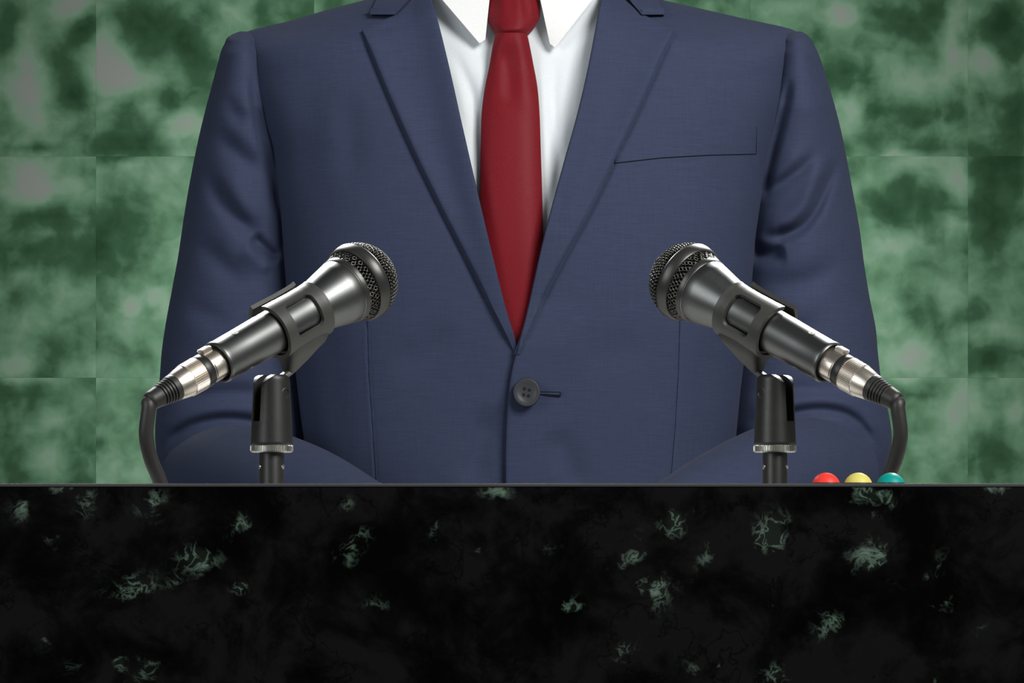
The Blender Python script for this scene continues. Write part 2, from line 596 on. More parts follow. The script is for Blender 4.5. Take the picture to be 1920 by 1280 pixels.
def creases(px, py, items):
    """depth change (towards the back is positive); item = (points, width, depth, ridge height, side, taper)"""
    out = np.zeros(np.broadcast(px, py).shape)
    px, py = np.broadcast_arrays(np.asarray(px, float), np.asarray(py, float))
    for (pts, w, d, rd, sd, tp) in items:
        ds, side, fr = polydist(px, py, pts)
        tap = np.clip(np.minimum(fr, 1 - fr) * 2 / max(tp, 1e-3), 0, 1)
        tap = tap * tap * (3 - 2 * tap)
        # beyond the ends
        s = ds * side * sd
        g = d * np.exp(-(ds / w) ** 2)
        r = rd * np.exp(-((s - 2.0 * w) / (1.5 * w)) ** 2)
        out += (g - r) * tap
    return out


armL = curve([(850, -90), (775, -30), (683, 0), (625, 15), (540, 40), (462, 60), (456, 75), (462, 110), (470, 170), (486, 230), (502, 280), (514, 350), (523, 420),
              (530, 500), (540, 600), (552, 700), (562, 780), (572, 850), (575, 905), (570, 1100), (545, 1500)])
armR = curve([(1090, -90), (1155, -30), (1243, 0), (1300, 13), (1400, 36), (1490, 57), (1494, 75), (1488, 120), (1478, 180), (1462, 240), (1446, 300), (1432, 380), (1420, 450),
              (1412, 540), (1402, 640), (1390, 740), (1384, 800), (1378, 850), (1374, 905), (1380, 1100), (1400, 1500)])


def bfront(py):
    return SI(py, [-90, -60, 0, 62, 150, 300, 450, 600, 750, 900, 1500], [.078, .082, .094, .106, .120, .135, .141, .138, .131, .126, .13])


TORSO_CREASES = [
    ([(1262, 60), (1202, 195), (1154, 296), (1103, 404), (1044, 510), (1004, 592)], 4.5, .0022, 0, 1, .15),
    ([(678, 60), (722, 168), (767, 270), (827, 395), (877, 492), (922, 584)], 5.0, .0020, 0, 1, .15),
    # (points, width, depth, ridge, side, taper)
    ([(600, 90), (575, 200), (580, 330), (590, 460)], 42, .0050, 0, 1, .7),
    ([(1350, 110), (1370, 220), (1372, 330), (1360, 450)], 40, .0030, 0, 1, .7),
    ([(640, 150), (660, 260), (650, 380)], 30, .0040, 0, 1, .8),
    ([(690, 600), (692, 700), (700, 800), (706, 910)], 2.6, .0011, .0005, 1, .12),
    ([(1274, 600), (1272, 700), (1266, 800), (1256, 910)], 2.6, .0009, .0004, 1, .12),
    ([(930, 750), (900, 830), (880, 930)], 30, .0045, 0, 1, .7),
    ([(1030, 800), (1060, 850), (1090, 930)], 26, .0030, 0, 1, .6),
    ([(860, 600), (800, 660), (720, 700)], 34, .0028, 0, 1, .8),
    ([(1080, 690), (1160, 650), (1240, 660)], 36, .0022, 0, 1, .8),
    ([(600, 560), (620, 700), (640, 880)], 34, .0034, 0, 1, .6),
    ([(1350, 600), (1330, 740), (1320, 880)], 34, .0030, 0, 1, .6),
]


def shoulder_row(px):
    """picture row of the shoulder line above a column"""
    return np.interp(px, [440, 456, 540, 625, 683, 775, 850, 1090, 1155, 1243, 1300, 1400, 1490, 1506],
                     [75, 62, 40, 15, 0, -30, -90, -90, -30, 0, 13, 36, 57, 75])


def torso_t(px, py):
    py = np.maximum(py, 76.0)
    xl, xr = armL(py), armR(py)
    return np.clip((px - (xl + xr) / 2) / ((xr - xl) / 2), -1, 1)


def F(px, py, flat=1.0, detail=True):
    """depth of the front of the jacket at a picture position"""
    px, py = np.broadcast_arrays(np.asarray(px, float), np.asarray(py, float))
    t = np.abs(torso_t(px, py))
    n = SI(py, [-90, 40, 75, 150, 300], [2.0, 2.1, 2.6, 2.7, 2.6])
    prof = np.clip(1 - t**n, 0, 1) ** (1 / n)
    over = np.clip((py - shoulder_row(px)) / 85.0, 0, 1)
    prof = prof * np.sqrt(np.clip(1 - (1 - over)**2.4, 0, 1))
    y = YC - bfront(py) * prof
    if detail:
        y = y + creases(px, py, TORSO_CREASES) * prof
    return y


# roll lines (inner edges) and outer edges of the lapels, front edge of the overlapping panel
rollL = curve([(770, -90), (795, -40), (808, 0), (822, 50), (838, 115), (865, 235), (896, 370), (922, 480), (950, 590), (968, 650), (975, 690)])
rollR = curve([(1165, -90), (1142, -40), (1129, 0), (1117, 60), (1106, 118), (1085, 210), (1060, 300), (1035, 392), (1020, 450), (1003, 525), (986, 600), (974, 645), (965, 690)])
outL = curve([(600, -90), (640, -20), (680, 56), (725, 163), (770, 266), (830, 390), (880, 488), (925, 578), (962, 655), (974, 690)])
outR = curve([(1350, -90), (1305, -20), (1263, 55), (1203, 190), (1156, 290), (1105, 398), (1045, 505), (1003, 590), (980, 645), (966, 690)])
frontR = curve([(974, 645), (966, 672), (959, 705), (954, 745), (951, 790), (949, 840), (949, 905), (950, 1000), (975, 1250), (1020, 1500)])

person = empty('person', (0.0, YC, 0.0))
tag(person, 'person in a navy suit, white shirt and red tie standing behind the black podium', 'person')

ROWS = np.concatenate([np.arange(-90, 60, 4.0), np.arange(60, 920, 4.0), np.arange(925, 1500, 25.0)])


def panel_grid(x_from, x_to, rows, ncol, edge_at_end, thick=0.005, lift=0.0, ease_edge=None, dense_from=False):
    """one cloth panel between two edge curves; the free edge is turned back"""
    s = np.linspace(0, 1, ncol)
    s_use = s
    if dense_from:
        s_use = 1 - np.cos(s * math.pi / 2)
    R = rows[:, None]
    xa, xb = x_from(rows)[:, None], x_to(rows)[:, None]
    PXg = xa + (xb - xa) * s_use[None, :]
    PYg = np.broadcast_to(R, PXg.shape)
    y = F(PXg, PYg)
    y = y - lift * (np.exp(-((PXg - xb) / 60.0) ** 2) if ease_edge is None else ease_edge(PXg, PYg, xa, xb))
    P = W(PXg, PYg, y)
    # turned-back free edge
    extra = []
    sgn = np.sign((xb - xa)).mean()
    for dx, dy in ((1.0, .0008), (1.2, .0022), (0.6, thick), (-8.0, thick + .001)):
        extra.append(W(xb + sgn * dx, R, y[:, -1:] + dy))
    return np.concatenate([P] + extra, axis=1)


jb = MB()
# image-left front (underlying) panel
under = lambda p: np.where(p < 660, rollL(p), np.minimum(968 + (p - 660) * 0.25, 1010))
jb.grid(panel_grid(armL, under, ROWS, 120, True, dense_from=True))
# image-right front (overlapping) panel
over = lambda p: np.where(p < 648, rollR(p), frontR(p))
jb.grid(panel_grid(armR, over, ROWS, 120, True, lift=0.007, dense_from=True,
                   ease_edge=lambda X, Y, a, b: np.exp(-((X - b) / 90.0) ** 2) * np.clip((Y - 560) / 90, 0, 1)))
# back
ph = np.linspace(-math.pi / 2, math.pi / 2, 60)
tb = np.sin(ph)
xl, xr = armL(ROWS)[:, None], armR(ROWS)[:, None]
PXg = (xl + xr) / 2 + (xr - xl) / 2 * tb[None, :]
yb = YC + (bfront(ROWS)[:, None] * 0.95) * np.cos(ph)[None, :] ** 0.8
kk = (YC - CAM_Y) / FPX
Pb = np.stack([(PXg - 960) * kk, yb, np.broadcast_to(ZC + (HORIZON - ROWS[:, None]) * kk, PXg.shape)], -1)
jb.grid(Pb)
jacket = jb.build('jacket', M_SUIT, person)
jacket['label'] = 'navy two-piece suit jacket, single button closed'


def lapel(roll, out, gorge_tip, side, name='lapel'):
    rows = np.concatenate([np.arange(-90, 28, 4.0), np.arange(28, 57, 2.0), np.arange(60, 668, 4.0)])
    ncol = 40
    s = np.linspace(0, 1, ncol)
    xi = roll(rows)
    xo = out(rows)
    gx, gy = gorge_tip                         # the gorge cuts the lapel's top between (gx, gy) and the tip
    ty = 56.0
    tipx = out(np.array([ty]))[0]
    xo = np.where(rows < gy, gx + (xi - gx) * np.clip((gy - rows) / 60, 0, .5), np.where(rows < ty, gx + (tipx - gx) * (rows - gy) / (ty - gy), xo))
    X = xi[:, None] + (xo - xi)[:, None] * s[None, :]
    Y = np.broadcast_to(rows[:, None], X.shape)
    wd = np.abs(xo - xi)[:, None]
    y = F(X, Y)
    d_in = np.abs(X - xi[:, None])
    d_out = np.abs(X - xo[:, None])
    lift = .0035 + .0075 * np.exp(-(d_in / 34.0) ** 2) * np.clip(wd / 60, 0, 1) + .0030 * np.clip(wd / 90, 0, 1) * np.exp(-(d_out / 28.0) ** 2)
    lift = lift * np.clip((684 - Y) / 60, .15, 1)
    if side > 0:
        lift = lift + 0.007 * np.exp(-(d_in / 90.0) ** 2) * np.clip((Y - 560) / 90, 0, 1)
    y = y - lift
    sg = np.sign(xo - xi)[:, None]
    cols = []
    # rolled inner edge (fold)
    for dx, dy in ((6.0, .014), (0.5, .011), (-2.0, .006), (-1.8, .0025)):
        cols.append(W(xi[:, None] + sg * dx, rows[:, None], y[:, :1] + dy))
    cols.append(W(X, Y, y))
    for dx, dy in ((1.0, .0006), (1.3, .0015), (0.6, .0026), (-10, .0032)):
        cols.append(W(xo[:, None] + sg * dx, rows[:, None], y[:, -1:] + dy))
    m = MB()
    m.grid(np.concatenate(cols, axis=1))
    return m.build(name, M_SUIT, jacket)


lapel(rollL, outL, (742, 28), -1)
lapel(rollR, outR, (1203, 26), 1)


def coat_collar(pts_outer, pts_inner):
    rows = np.linspace(-90, 27, 40)
    xo, xi = curve(pts_outer)(rows), curve(pts_inner)(rows)
    s = np.linspace(0, 1, 24)
    X = xi[:, None] + (xo - xi)[:, None] * s
    Y = np.broadcast_to(rows[:, None], X.shape)
    y = F(X, Y) - .0105 - .003 * np.clip((20 - Y) / 60, 0, 1)
    P = W(X, Y, y)
    sg = np.sign(xo - xi)[:, None]
    cols = [P]
    for dx, dy in ((1.0, .0008), (1.2, .002), (0.5, .0042), (-12, .0055)):
        cols.append(W(xo[:, None] + sg * dx, rows[:, None], y[:, -1:] + dy))
    G = np.concatenate(cols, axis=1)
    last = G[-1:].copy()
    ex = []
    for dz, dy in ((-.0002, .0008), (.0004, .003), (.006, .004)):
        e = last.copy()
        e[..., 2] += dz
        e[..., 1] += dy
        ex.append(e)
    m = MB()
    m.grid(np.concatenate([G] + ex, axis=0))
    return m.build('coat_collar', M_SUIT, jacket)


coat_collar([(735, -90), (706, 0), (694, 27)], [(806, -90), (782, -30), (762, 4), (741, 27)])
coat_collar([(1205, -90), (1234, 0), (1246, 27)], [(1136, -90), (1162, -30), (1184, 4), (1204, 27)])

# ------------------------------------------------------------------ sleeves


def sleeve(outer, inner, sgn, items, elbow):
    rows = np.concatenate([59 + 16 * np.linspace(0, 1, 10)**2, np.arange(78, 960, 3.5)])
    xo, xi = outer(rows), inner(rows)
    nf = 120
    ph = np.linspace(-math.pi / 2, math.pi / 2, nf)
    half = (xi - xo)[:, None] / 2
    mid = (xi + xo)[:, None] / 2
    X = mid + half * np.sin(ph)[None, :]
    Y = np.broadcast_to(rows[:, None], X.shape)
    yc = SI(rows, [58, 120, 250, 400, 600, 760, 960], [.845, .850, .862, .872, .876, .872, .87])[:, None]
    bs = I(rows, [58, 62, 75, 100, 200, 400, 600, 800, 900, 960], [.012, .030, .052, .066, .082, .088, .087, .085, .07, .02])[:, None]
    prof = np.cos(ph)[None, :] ** 0.85
    cr = creases(X, Y, items)
    edge = np.clip(prof * 1.4, 0, 1)
    y = yc - bs * prof + cr * edge
    front = W(X, Y, y)
    kb = (yc - CAM_Y) / FPX
    back = np.stack([(X - 960) * kb, yc + bs * prof, np.broadcast_to(ZC + (HORIZON - Y) * kb, X.shape)], -1)[:, ::-1][:, 1:-1]
    m = MB()
    m.grid(np.concatenate([front, back], axis=1), wrap=True, cap0=True, cap1=True)
    # forearm of the sleeve: bent forward and inward behind the podium
    path = [W(a, b, c) for (a, b, c, r) in elbow]
    rad = [r for (*_, r) in elbow]
    P, T = spline(path, rad, 60)
    rings = []
    cen = np.array([q[0] for q in P])
    for i, (c, r) in enumerate(P):
        tdir = T[i]
        upv = np.array([0, 0, 1.0])
        a = np.cross(tdir, upv)
        a /= np.linalg.norm(a)
        b = np.cross(a, tdir)
        th = np.linspace(0, 2 * math.pi, 64, endpoint=False)
        wob = 1 + .02 * np.sin(i * .16 + 1.2 * np.sin(th) + 1.0)
        rings.append(c + r * (np.cos(th)[:, None] * a + np.sin(th)[:, None] * b) * wob[:, None])
    # rounded elbow
    c0, r0 = P[0]
    a = np.cross(T[0], [0, 0, 1.0]); a /= np.linalg.norm(a)
    b = np.cross(a, T[0])
    th = np.linspace(0, 2 * math.pi, 64, endpoint=False)
    capr = []
    for q in np.linspace(0.12, math.pi / 2, 12)[:-1]:
        capr.append(c0 - T[0] * r0 * math.cos(q) * .8 + r0 * math.sin(q) * (np.cos(th)[:, None] * a + np.sin(th)[:, None] * b))
    m.grid(np.array(capr + rings), wrap=True, cap0=True, cap1=True)
    o = m.build('sleeve', M_SUIT, jacket)
    return P[-1][0], T[-1]


def spline(path, rad, n):
    path = np.array(path)
    k = len(path)
    t = np.linspace(0, k - 1, n)
    pts = []
    ext = np.concatenate([[2 * path[0] - path[1]], path, [2 * path[-1] - path[-2]]])
    rr = np.interp(t, np.arange(k), rad)
    for q, r in zip(t, rr):
        i = min(int(q), k - 2)
        u = q - i
        p0, p1, p2, p3 = ext[i:i + 4]
        pts.append((.5 * (2 * p1 + (p2 - p0) * u + (2 * p0 - 5 * p1 + 4 * p2 - p3) * u * u + (3 * p1 - p0 - 3 * p2 + p3) * u**3), r))
    c = np.array([p[0] for p in pts])
    T = np.gradient(c, axis=0)
    T /= np.linalg.norm(T, axis=1)[:, None]
    return pts, T


outerL = curve([(452, 58), (436, 64), (420, 84), (408, 120), (396, 165), (384, 210), (370, 270), (357, 335), (345, 405), (334, 480), (322, 545), (311, 605), (303, 660),
                (300, 700), (296, 750), (291, 800), (294, 850), (312, 905), (360, 960)])
innerL = curve([(466, 58), (476, 64), (490, 84), (505, 130), (522, 200), (545, 280), (562, 400), (572, 520), (580, 640), (590, 760), (590, 860), (560, 960)])
outerR = curve([(1496, 56), (1508, 62), (1526, 84), (1543, 125), (1560, 180), (1577, 245), (1590, 310), (1601, 370), (1611, 425), (1621, 500), (1631, 560), (1642, 615), (1646, 660),
                (1652, 710), (1664, 765), (1672, 815), (1668, 860), (1652, 905), (1600, 960)])
innerR = curve([(1484, 56), (1474, 62), (1462, 84), (1448, 130), (1430, 200), (1405, 280), (1386, 400), (1374, 520), (1364, 640), (1352, 760), (1352, 860), (1380, 960)])

CR_L = [
    ([(388, 300), (400, 355), (440, 410), (500, 455)], 17, .0080, .0045, -1, .7),
    ([(395, 225), (425, 270), (470, 310), (510, 335)], 19, .0050, .0040, -1, .8),
    ([(420, 170), (440, 215), (470, 245)], 16, .0035, .0030, -1, .8),
    ([(360, 430), (390, 470), (440, 520), (480, 540)], 22, .0045, .003, -1, .8),
    ([(470, 440), (500, 470), (525, 490)], 12, .0100, .004, 1, .5),
    ([(468, 130), (486, 230), (505, 310), (522, 420)], 9, .0070, .0, 1, .4),
    ([(340, 560), (380, 590), (440, 600)], 20, .0030, .002, 1, .9),
    ([(305, 735), (360, 745), (430, 735), (520, 740)], 16, .0034, .0035, -1, .6),
    ([(300, 850), (335, 806), (400, 785), (470, 787), (550, 812)], 11, .0075, .0025, -1, .4),
]
CR_R = [
    ([(1415, 440), (1470, 445), (1520, 415), (1552, 345), (1575, 285)], 12, .0100, .0060, -1, .5),
    ([(1420, 375), (1450, 355), (1500, 320), (1540, 275)], 12, .0055, .0040, -1, .8),
    ([(1405, 470), (1440, 478), (1475, 470)], 16, .0110, .003, -1, .5),
    ([(1484, 140), (1466, 225), (1446, 300), (1430, 380)], 9, .0080, .0, -1, .4),
    ([(1410, 520), (1470, 540), (1540, 520), (1590, 460)], 22, .0040, .003, -1, .8),
    ([(1400, 610), (1480, 620), (1560, 600)], 20, .0030, .002, -1, .9),
    ([(1395, 745), (1450, 735), (1540, 728), (1630, 735)], 16, .0034, .0035, 1, .6),
    ([(1410, 805), (1470, 776), (1550, 764), (1610, 786), (1648, 850)], 11, .0075, .0025, -1, .4),
]
wl, tl = sleeve(outerL, innerL, 1, CR_L, [(408, 908, .84, .052), (470, 910, .73, .052), (580, 948, .60, .046), (690, 1000, .50, .040)])
wr, tr = sleeve(outerR, innerR, -1, CR_R, [(1540, 888, .84, .052), (1470, 900, .73, .052), (1360, 950, .60, .046), (1250, 1005, .50, .040)])

# breast pocket welt, darts, button and buttonhole


def surf_patch(poly_rows, name, material, lift, parent, ncol=30, thick=.002):
    """a flat piece of cloth lying on the jacket; poly_rows = list of (y, xa, xb)"""
    ys = np.array([p[0] for p in poly_rows], float)
    rows = np.linspace(ys[0], ys[-1], 16)
    xa = np.interp(rows, ys, [p[1] for p in poly_rows])
    xb = np.interp(rows, ys, [p[2] for p in poly_rows])
    s = np.linspace(0, 1, ncol)
    X = xa[:, None] + (xb - xa)[:, None] * s
    Y = np.broadcast_to(rows[:, None], X.shape)
    return X, Y


def strip(pts_top, pts_bot, name, material, lift, parent, n=40, m_=10, thick=.0025):
    """patch between an upper and a lower line, lying on the jacket"""
    a = np.array(pts_top, float)
    b = np.array(pts_bot, float)
    u = np.linspace(0, 1, n)
    ta = np.linspace(0, 1, len(a))
    A = np.stack([np.interp(u, ta, a[:, 0]), np.interp(u, ta, a[:, 1])], -1)
    B = np.stack([np.interp(u, np.linspace(0, 1, len(b)), b[:, 0]), np.interp(u, np.linspace(0, 1, len(b)), b[:, 1])], -1)
    v = np.linspace(0, 1, m_)
    G = A[None] + (B - A)[None] * v[:, None, None]
    y = F(G[..., 0], G[..., 1]) - lift
    fr = W(G[..., 0], G[..., 1], y)
    bk = W(G[..., 0], G[..., 1], y + thick)
    mm = MB()
    mm.grid(fr)
    mm.grid(bk)
    loop = lambda Q: np.concatenate([Q[0], Q[1:, -1], Q[-1, -2::-1], Q[-2:0:-1, 0]])
    l0, l1 = loop(fr), loop(bk)
    mm.grid(np.stack([l0, l1]), wrap=True)
    o = mm.build(name, material, parent, merge=1e-6)
    auto_smooth(o, 40)
    return o


strip([(1158, 262), (1240, 252), (1330, 244), (1419, 237)], [(1153, 305), (1240, 295), (1330, 290), (1417, 288)], 'breast_pocket', M_SUIT, .0014, jacket)


def groove_line(pts, w, name):
    """sewn line: a thin dark thread let into the cloth"""
    c = np.array(pts, float)
    u = np.linspace(0, 1, 40)
    t = np.linspace(0, 1, len(c))
    X = np.interp(u, t, c[:, 0])
    Y = np.interp(u, t, c[:, 1])
    tx, ty = np.gradient(X), np.gradient(Y)
    L = np.hypot(tx, ty)
    nx_, ny_ = -ty / L, tx / L
    rows_ = []
    for k, dy in ((-w, .0006), (-w * .5, -.0007), (w * .5, -.0007), (w, .0006)):
        rows_.append(W(X + nx_ * k, Y + ny_ * k, F(X, Y) + dy))
    m = MB()
    m.grid(np.array(rows_))
    return m.build(name, M_SEAM, jacket)


groove_line([(1153, 306), (1240, 296), (1330, 291), (1418, 289)], 0.7, 'pocket_seam')
groove_line([(1419, 238), (1418, 289)], 0.7, 'pocket_seam')
groove_line([(1160, 290), (1154, 307)], 0.7, 'pocket_seam')
groove_line([(689, 600), (692, 700), (699, 800), (706, 910)], 0.8, 'dart_seam')
groove_line([(1275, 600), (1272, 700), (1266, 800), (1257, 910)], 0.7, 'dart_seam')

# button
BX, BY = 987.5, 735.5
yb_ = float(F(BX, BY)) - 0.012
kb = (yb_ - CAM_Y) / FPX
cen = W(BX, BY, yb_)
R0 = 27.5 * kb
# sits on the cloth: disc with a raised rim and four near-black discs painting the shade of holes
prof = [(0.0, -.0022), (.30, -.0021), (.62, -.0024), (.84, -.0034), (.95, -.0031), (1.0, -.0018), (.98, 0.0), (.85, .0012), (0.0, .0014)]
bm = bmesh.new()
nseg = 72
th = np.linspace(0, 2 * math.pi, nseg, endpoint=False)
G = np.array([[(cen[0] + R0 * .93 * r * math.cos(a), cen[1] + d, cen[2] + R0 * r * math.sin(a)) for a in th] for (r, d) in prof])
m = MB()
m.grid(G[1:-1], wrap=True, cap0=True, cap1=True)
button = m.build('button', M_BUTTON, jacket)
button['label'] = 'dark grey four-hole button'
auto_smooth(button, 50)
for (dx, dy) in ((-4, -7), (5, -4.5), (-5.5, 4.5), (3.5, 6.5)):
    m = MB()
    pr = [(0.55, -.0001), (1.0, -.0003), (1.0, .0015), (.3, .0016)]
    c2 = cen + np.array([dx * kb, -.00215, -dy * kb])
    m.grid(np.array([[(c2[0] + 2.9 * kb * r * math.cos(a), c2[1] + d, c2[2] + 2.9 * kb * r * math.sin(a)) for a in th[::4]] for (r, d) in pr]), wrap=True, cap0=True, cap1=True)
    m.build('hole_shade_disc', M_HOLE_SHADE, jacket)
strip([(1012, 733), (1052, 734)], [(1012, 741), (1052, 742)], 'buttonhole', M_SEAM, .0048, jacket, 24, 5, .002)
strip([(1012, 735.5), (1049, 736.5)], [(1012, 738.5), (1049, 739.5)], 'buttonhole_stitching', M_SUIT, .0056, jacket, 24, 5, .001)

# ------------------------------------------------------------------ shirt and tie
rows = np.concatenate([np.arange(-90, 720, 5.0)])
s = np.linspace(0, 1, 90)
X = 770 + (1165 - 770) * s[None, :] + 0 * rows[:, None]
Y = np.broadcast_to(rows[:, None], X.shape)
SHIRT_CR = [([(1045, 95), (1035, 200), (1050, 330), (1040, 430)], 10, .0030, .0022, 1, .7),
            ([(880, 120), (895, 220), (888, 330)], 12, .0028, .002, -1, .7),
            ([(850, 90), (880, 160), (900, 250)], 9, .0022, .0016, 1, .8),
            ([(1090, 90), (1070, 170), (1058, 260)], 9, .0020, .0016, -1, .8)]
y = F(X, Y, detail=False) + .016 + creases(X, Y, SHIRT_CR)
m = MB()
m.grid(np.concatenate([W(X, Y, y), W(X[:, ::-1], Y, y[:, ::-1] + .004)], axis=1), wrap=True, cap0=False, cap1=False)
shirt = m.build('shirt', M_SHIRT, person)
shirt['label'] = 'white dress shirt'
# button placket and neck band
NY = YC + .0
nb = W(962, 5, NY)
m = MB()
th = np.linspace(0, 2 * math.pi, 48, endpoint=False)
m.grid(np.array([[(nb[0] + r * 1.0 * math.cos(a), NY + .005 + r * .98 * math.sin(a), z) for a in th] for (r, z) in ((.066, nb[2] - .012), (.064, nb[2] + .015), (.062, nb[2] + .045), (.059, nb[2] + .045), (.06, nb[2] - .012))]), wrap=True)
m.build('neck_band', M_COLLAR, shirt)


def flap(poly, name, lift0, lift1, material, parent, n=26):
    """collar leaf: quad given by corners top-outer, top-inner, tip-inner, tip-outer"""
    a, b, c, d = [np.array(p, float) for p in poly]
    u = np.linspace(0, 1, n)
    v = np.linspace(0, 1, n)
    U, V = np.meshgrid(u, v)
    G = ((1 - U) * (1 - V))[..., None] * a + (U * (1 - V))[..., None] * b + (U * V)[..., None] * c + ((1 - U) * V)[..., None] * d
    y = F(G[..., 0], G[..., 1], detail=False) + .016 - (lift0 + (lift1 - lift0) * V) - .006 * np.sin(V * math.pi) * .5
    fr = W(G[..., 0], G[..., 1], y)
    bk = W(G[..., 0], G[..., 1], y + .0022)
    mm = MB()
    mm.grid(fr)
    mm.grid(bk)
    loop = lambda Q: np.concatenate([Q[0], Q[1:, -1], Q[-1, -2::-1], Q[-2:0:-1, 0]])
    mm.grid(np.stack([loop(fr), loop(bk)]), wrap=True)
    o = mm.build(name, material, parent, merge=1e-6)
    auto_smooth(o, 50)
    return o


flap([(770, -70), (925, -70), (910, 74), (899, 81)], 'collar_leaf', .030, .010, M_COLLAR, shirt)
flap([(1165, -70), (998, -70), (1031, 82), (1041, 89)], 'collar_leaf', .030, .010, M_COLLAR, shirt)

tieL = curve([(930, 58), (926, 75), (918, 120), (908, 170), (904, 200), (901, 280), (899, 380), (898, 500), (902, 660), (905, 760)])
tieR = curve([(987, 58), (991, 75), (1000, 120), (1008, 165), (1011, 200), (1014, 280), (1017, 380), (1019, 500), (1018, 660), (1016, 760)])
rows = np.arange(58, 760, 4.0)
s = np.linspace(-1, 1, 50)
X = (tieL(rows) + tieR(rows))[:, None] / 2 + (tieR(rows) - tieL(rows))[:, None] / 2 * s
Y = np.broadcast_to(rows[:, None], X.shape)
bul = .0085 * np.clip(1 - np.abs(s)**3.0, 0, 1)[None, :]
TIE_CR = [([(946, 60), (950, 100), (955, 150), (962, 210)], 17, .0034, .0004, 1, .8),
          ([(903, 200), (930, 188), (960, 192), (1011, 195)], 16, .0008, .0006, -1, .8)]
y = F(X, Y, detail=False) + .0125 - bul + creases(X, Y, TIE_CR) - .010 * np.exp(-((Y - 58) / 50.0)**2) - .003
m = MB()
m.grid(np.concatenate([W(X, Y, y), W(X[:, ::-1], Y, (y + bul)[:, ::-1] + .0025)], axis=1), wrap=True, cap0=True, cap1=True)
tie = m.build('tie', M_TIE, person)
tie['label'] = 'red silk necktie'
kL = curve([(915, -60), (914, -10), (912, 30), (916, 44), (925, 60), (931, 72)])
kR = curve([(1008, -60), (1011, -10), (1013, 20), (1010, 38), (1000, 55), (987, 70)])
rows = np.linspace(-60, 71, 60)
s = np.linspace(-1, 1, 44)
X = (kL(rows) + kR(rows))[:, None] / 2 + (kR(rows) - kL(rows))[:, None] / 2 * s
Y = np.broadcast_to(rows[:, None], X.shape)
arch = 8.0 * (1 - (s[None, :])**2) * np.clip((Y - 10) / 60, 0, 1)
Y = Y - arch
bul = .017 * np.clip(1 - np.abs(s)**2.4, 0, 1)[None, :] ** .8
y = F(X, np.minimum(Y, 71), detail=False) + .010 - bul - .006 + .006 * np.clip((rows[:, None] - 58) / 13, 0, 1)**2
y = y + creases(X, Y, [([(975, -60), (985, 0), (990, 50)], 7, .0022, .001, 1, .8), ([(932, -60), (925, 0), (935, 50)], 8, .002, .001, -1, .8)])
m = MB()
m.grid(np.concatenate([W(X, Y, y), W(X[:, ::-1], Y, (y + bul)[:, ::-1] + .004)], axis=1), wrap=True, cap0=True, cap1=True)
m.build('tie_knot', M_TIE, tie)

# ------------------------------------------------------------------ body under the clothes (one continuous figure)


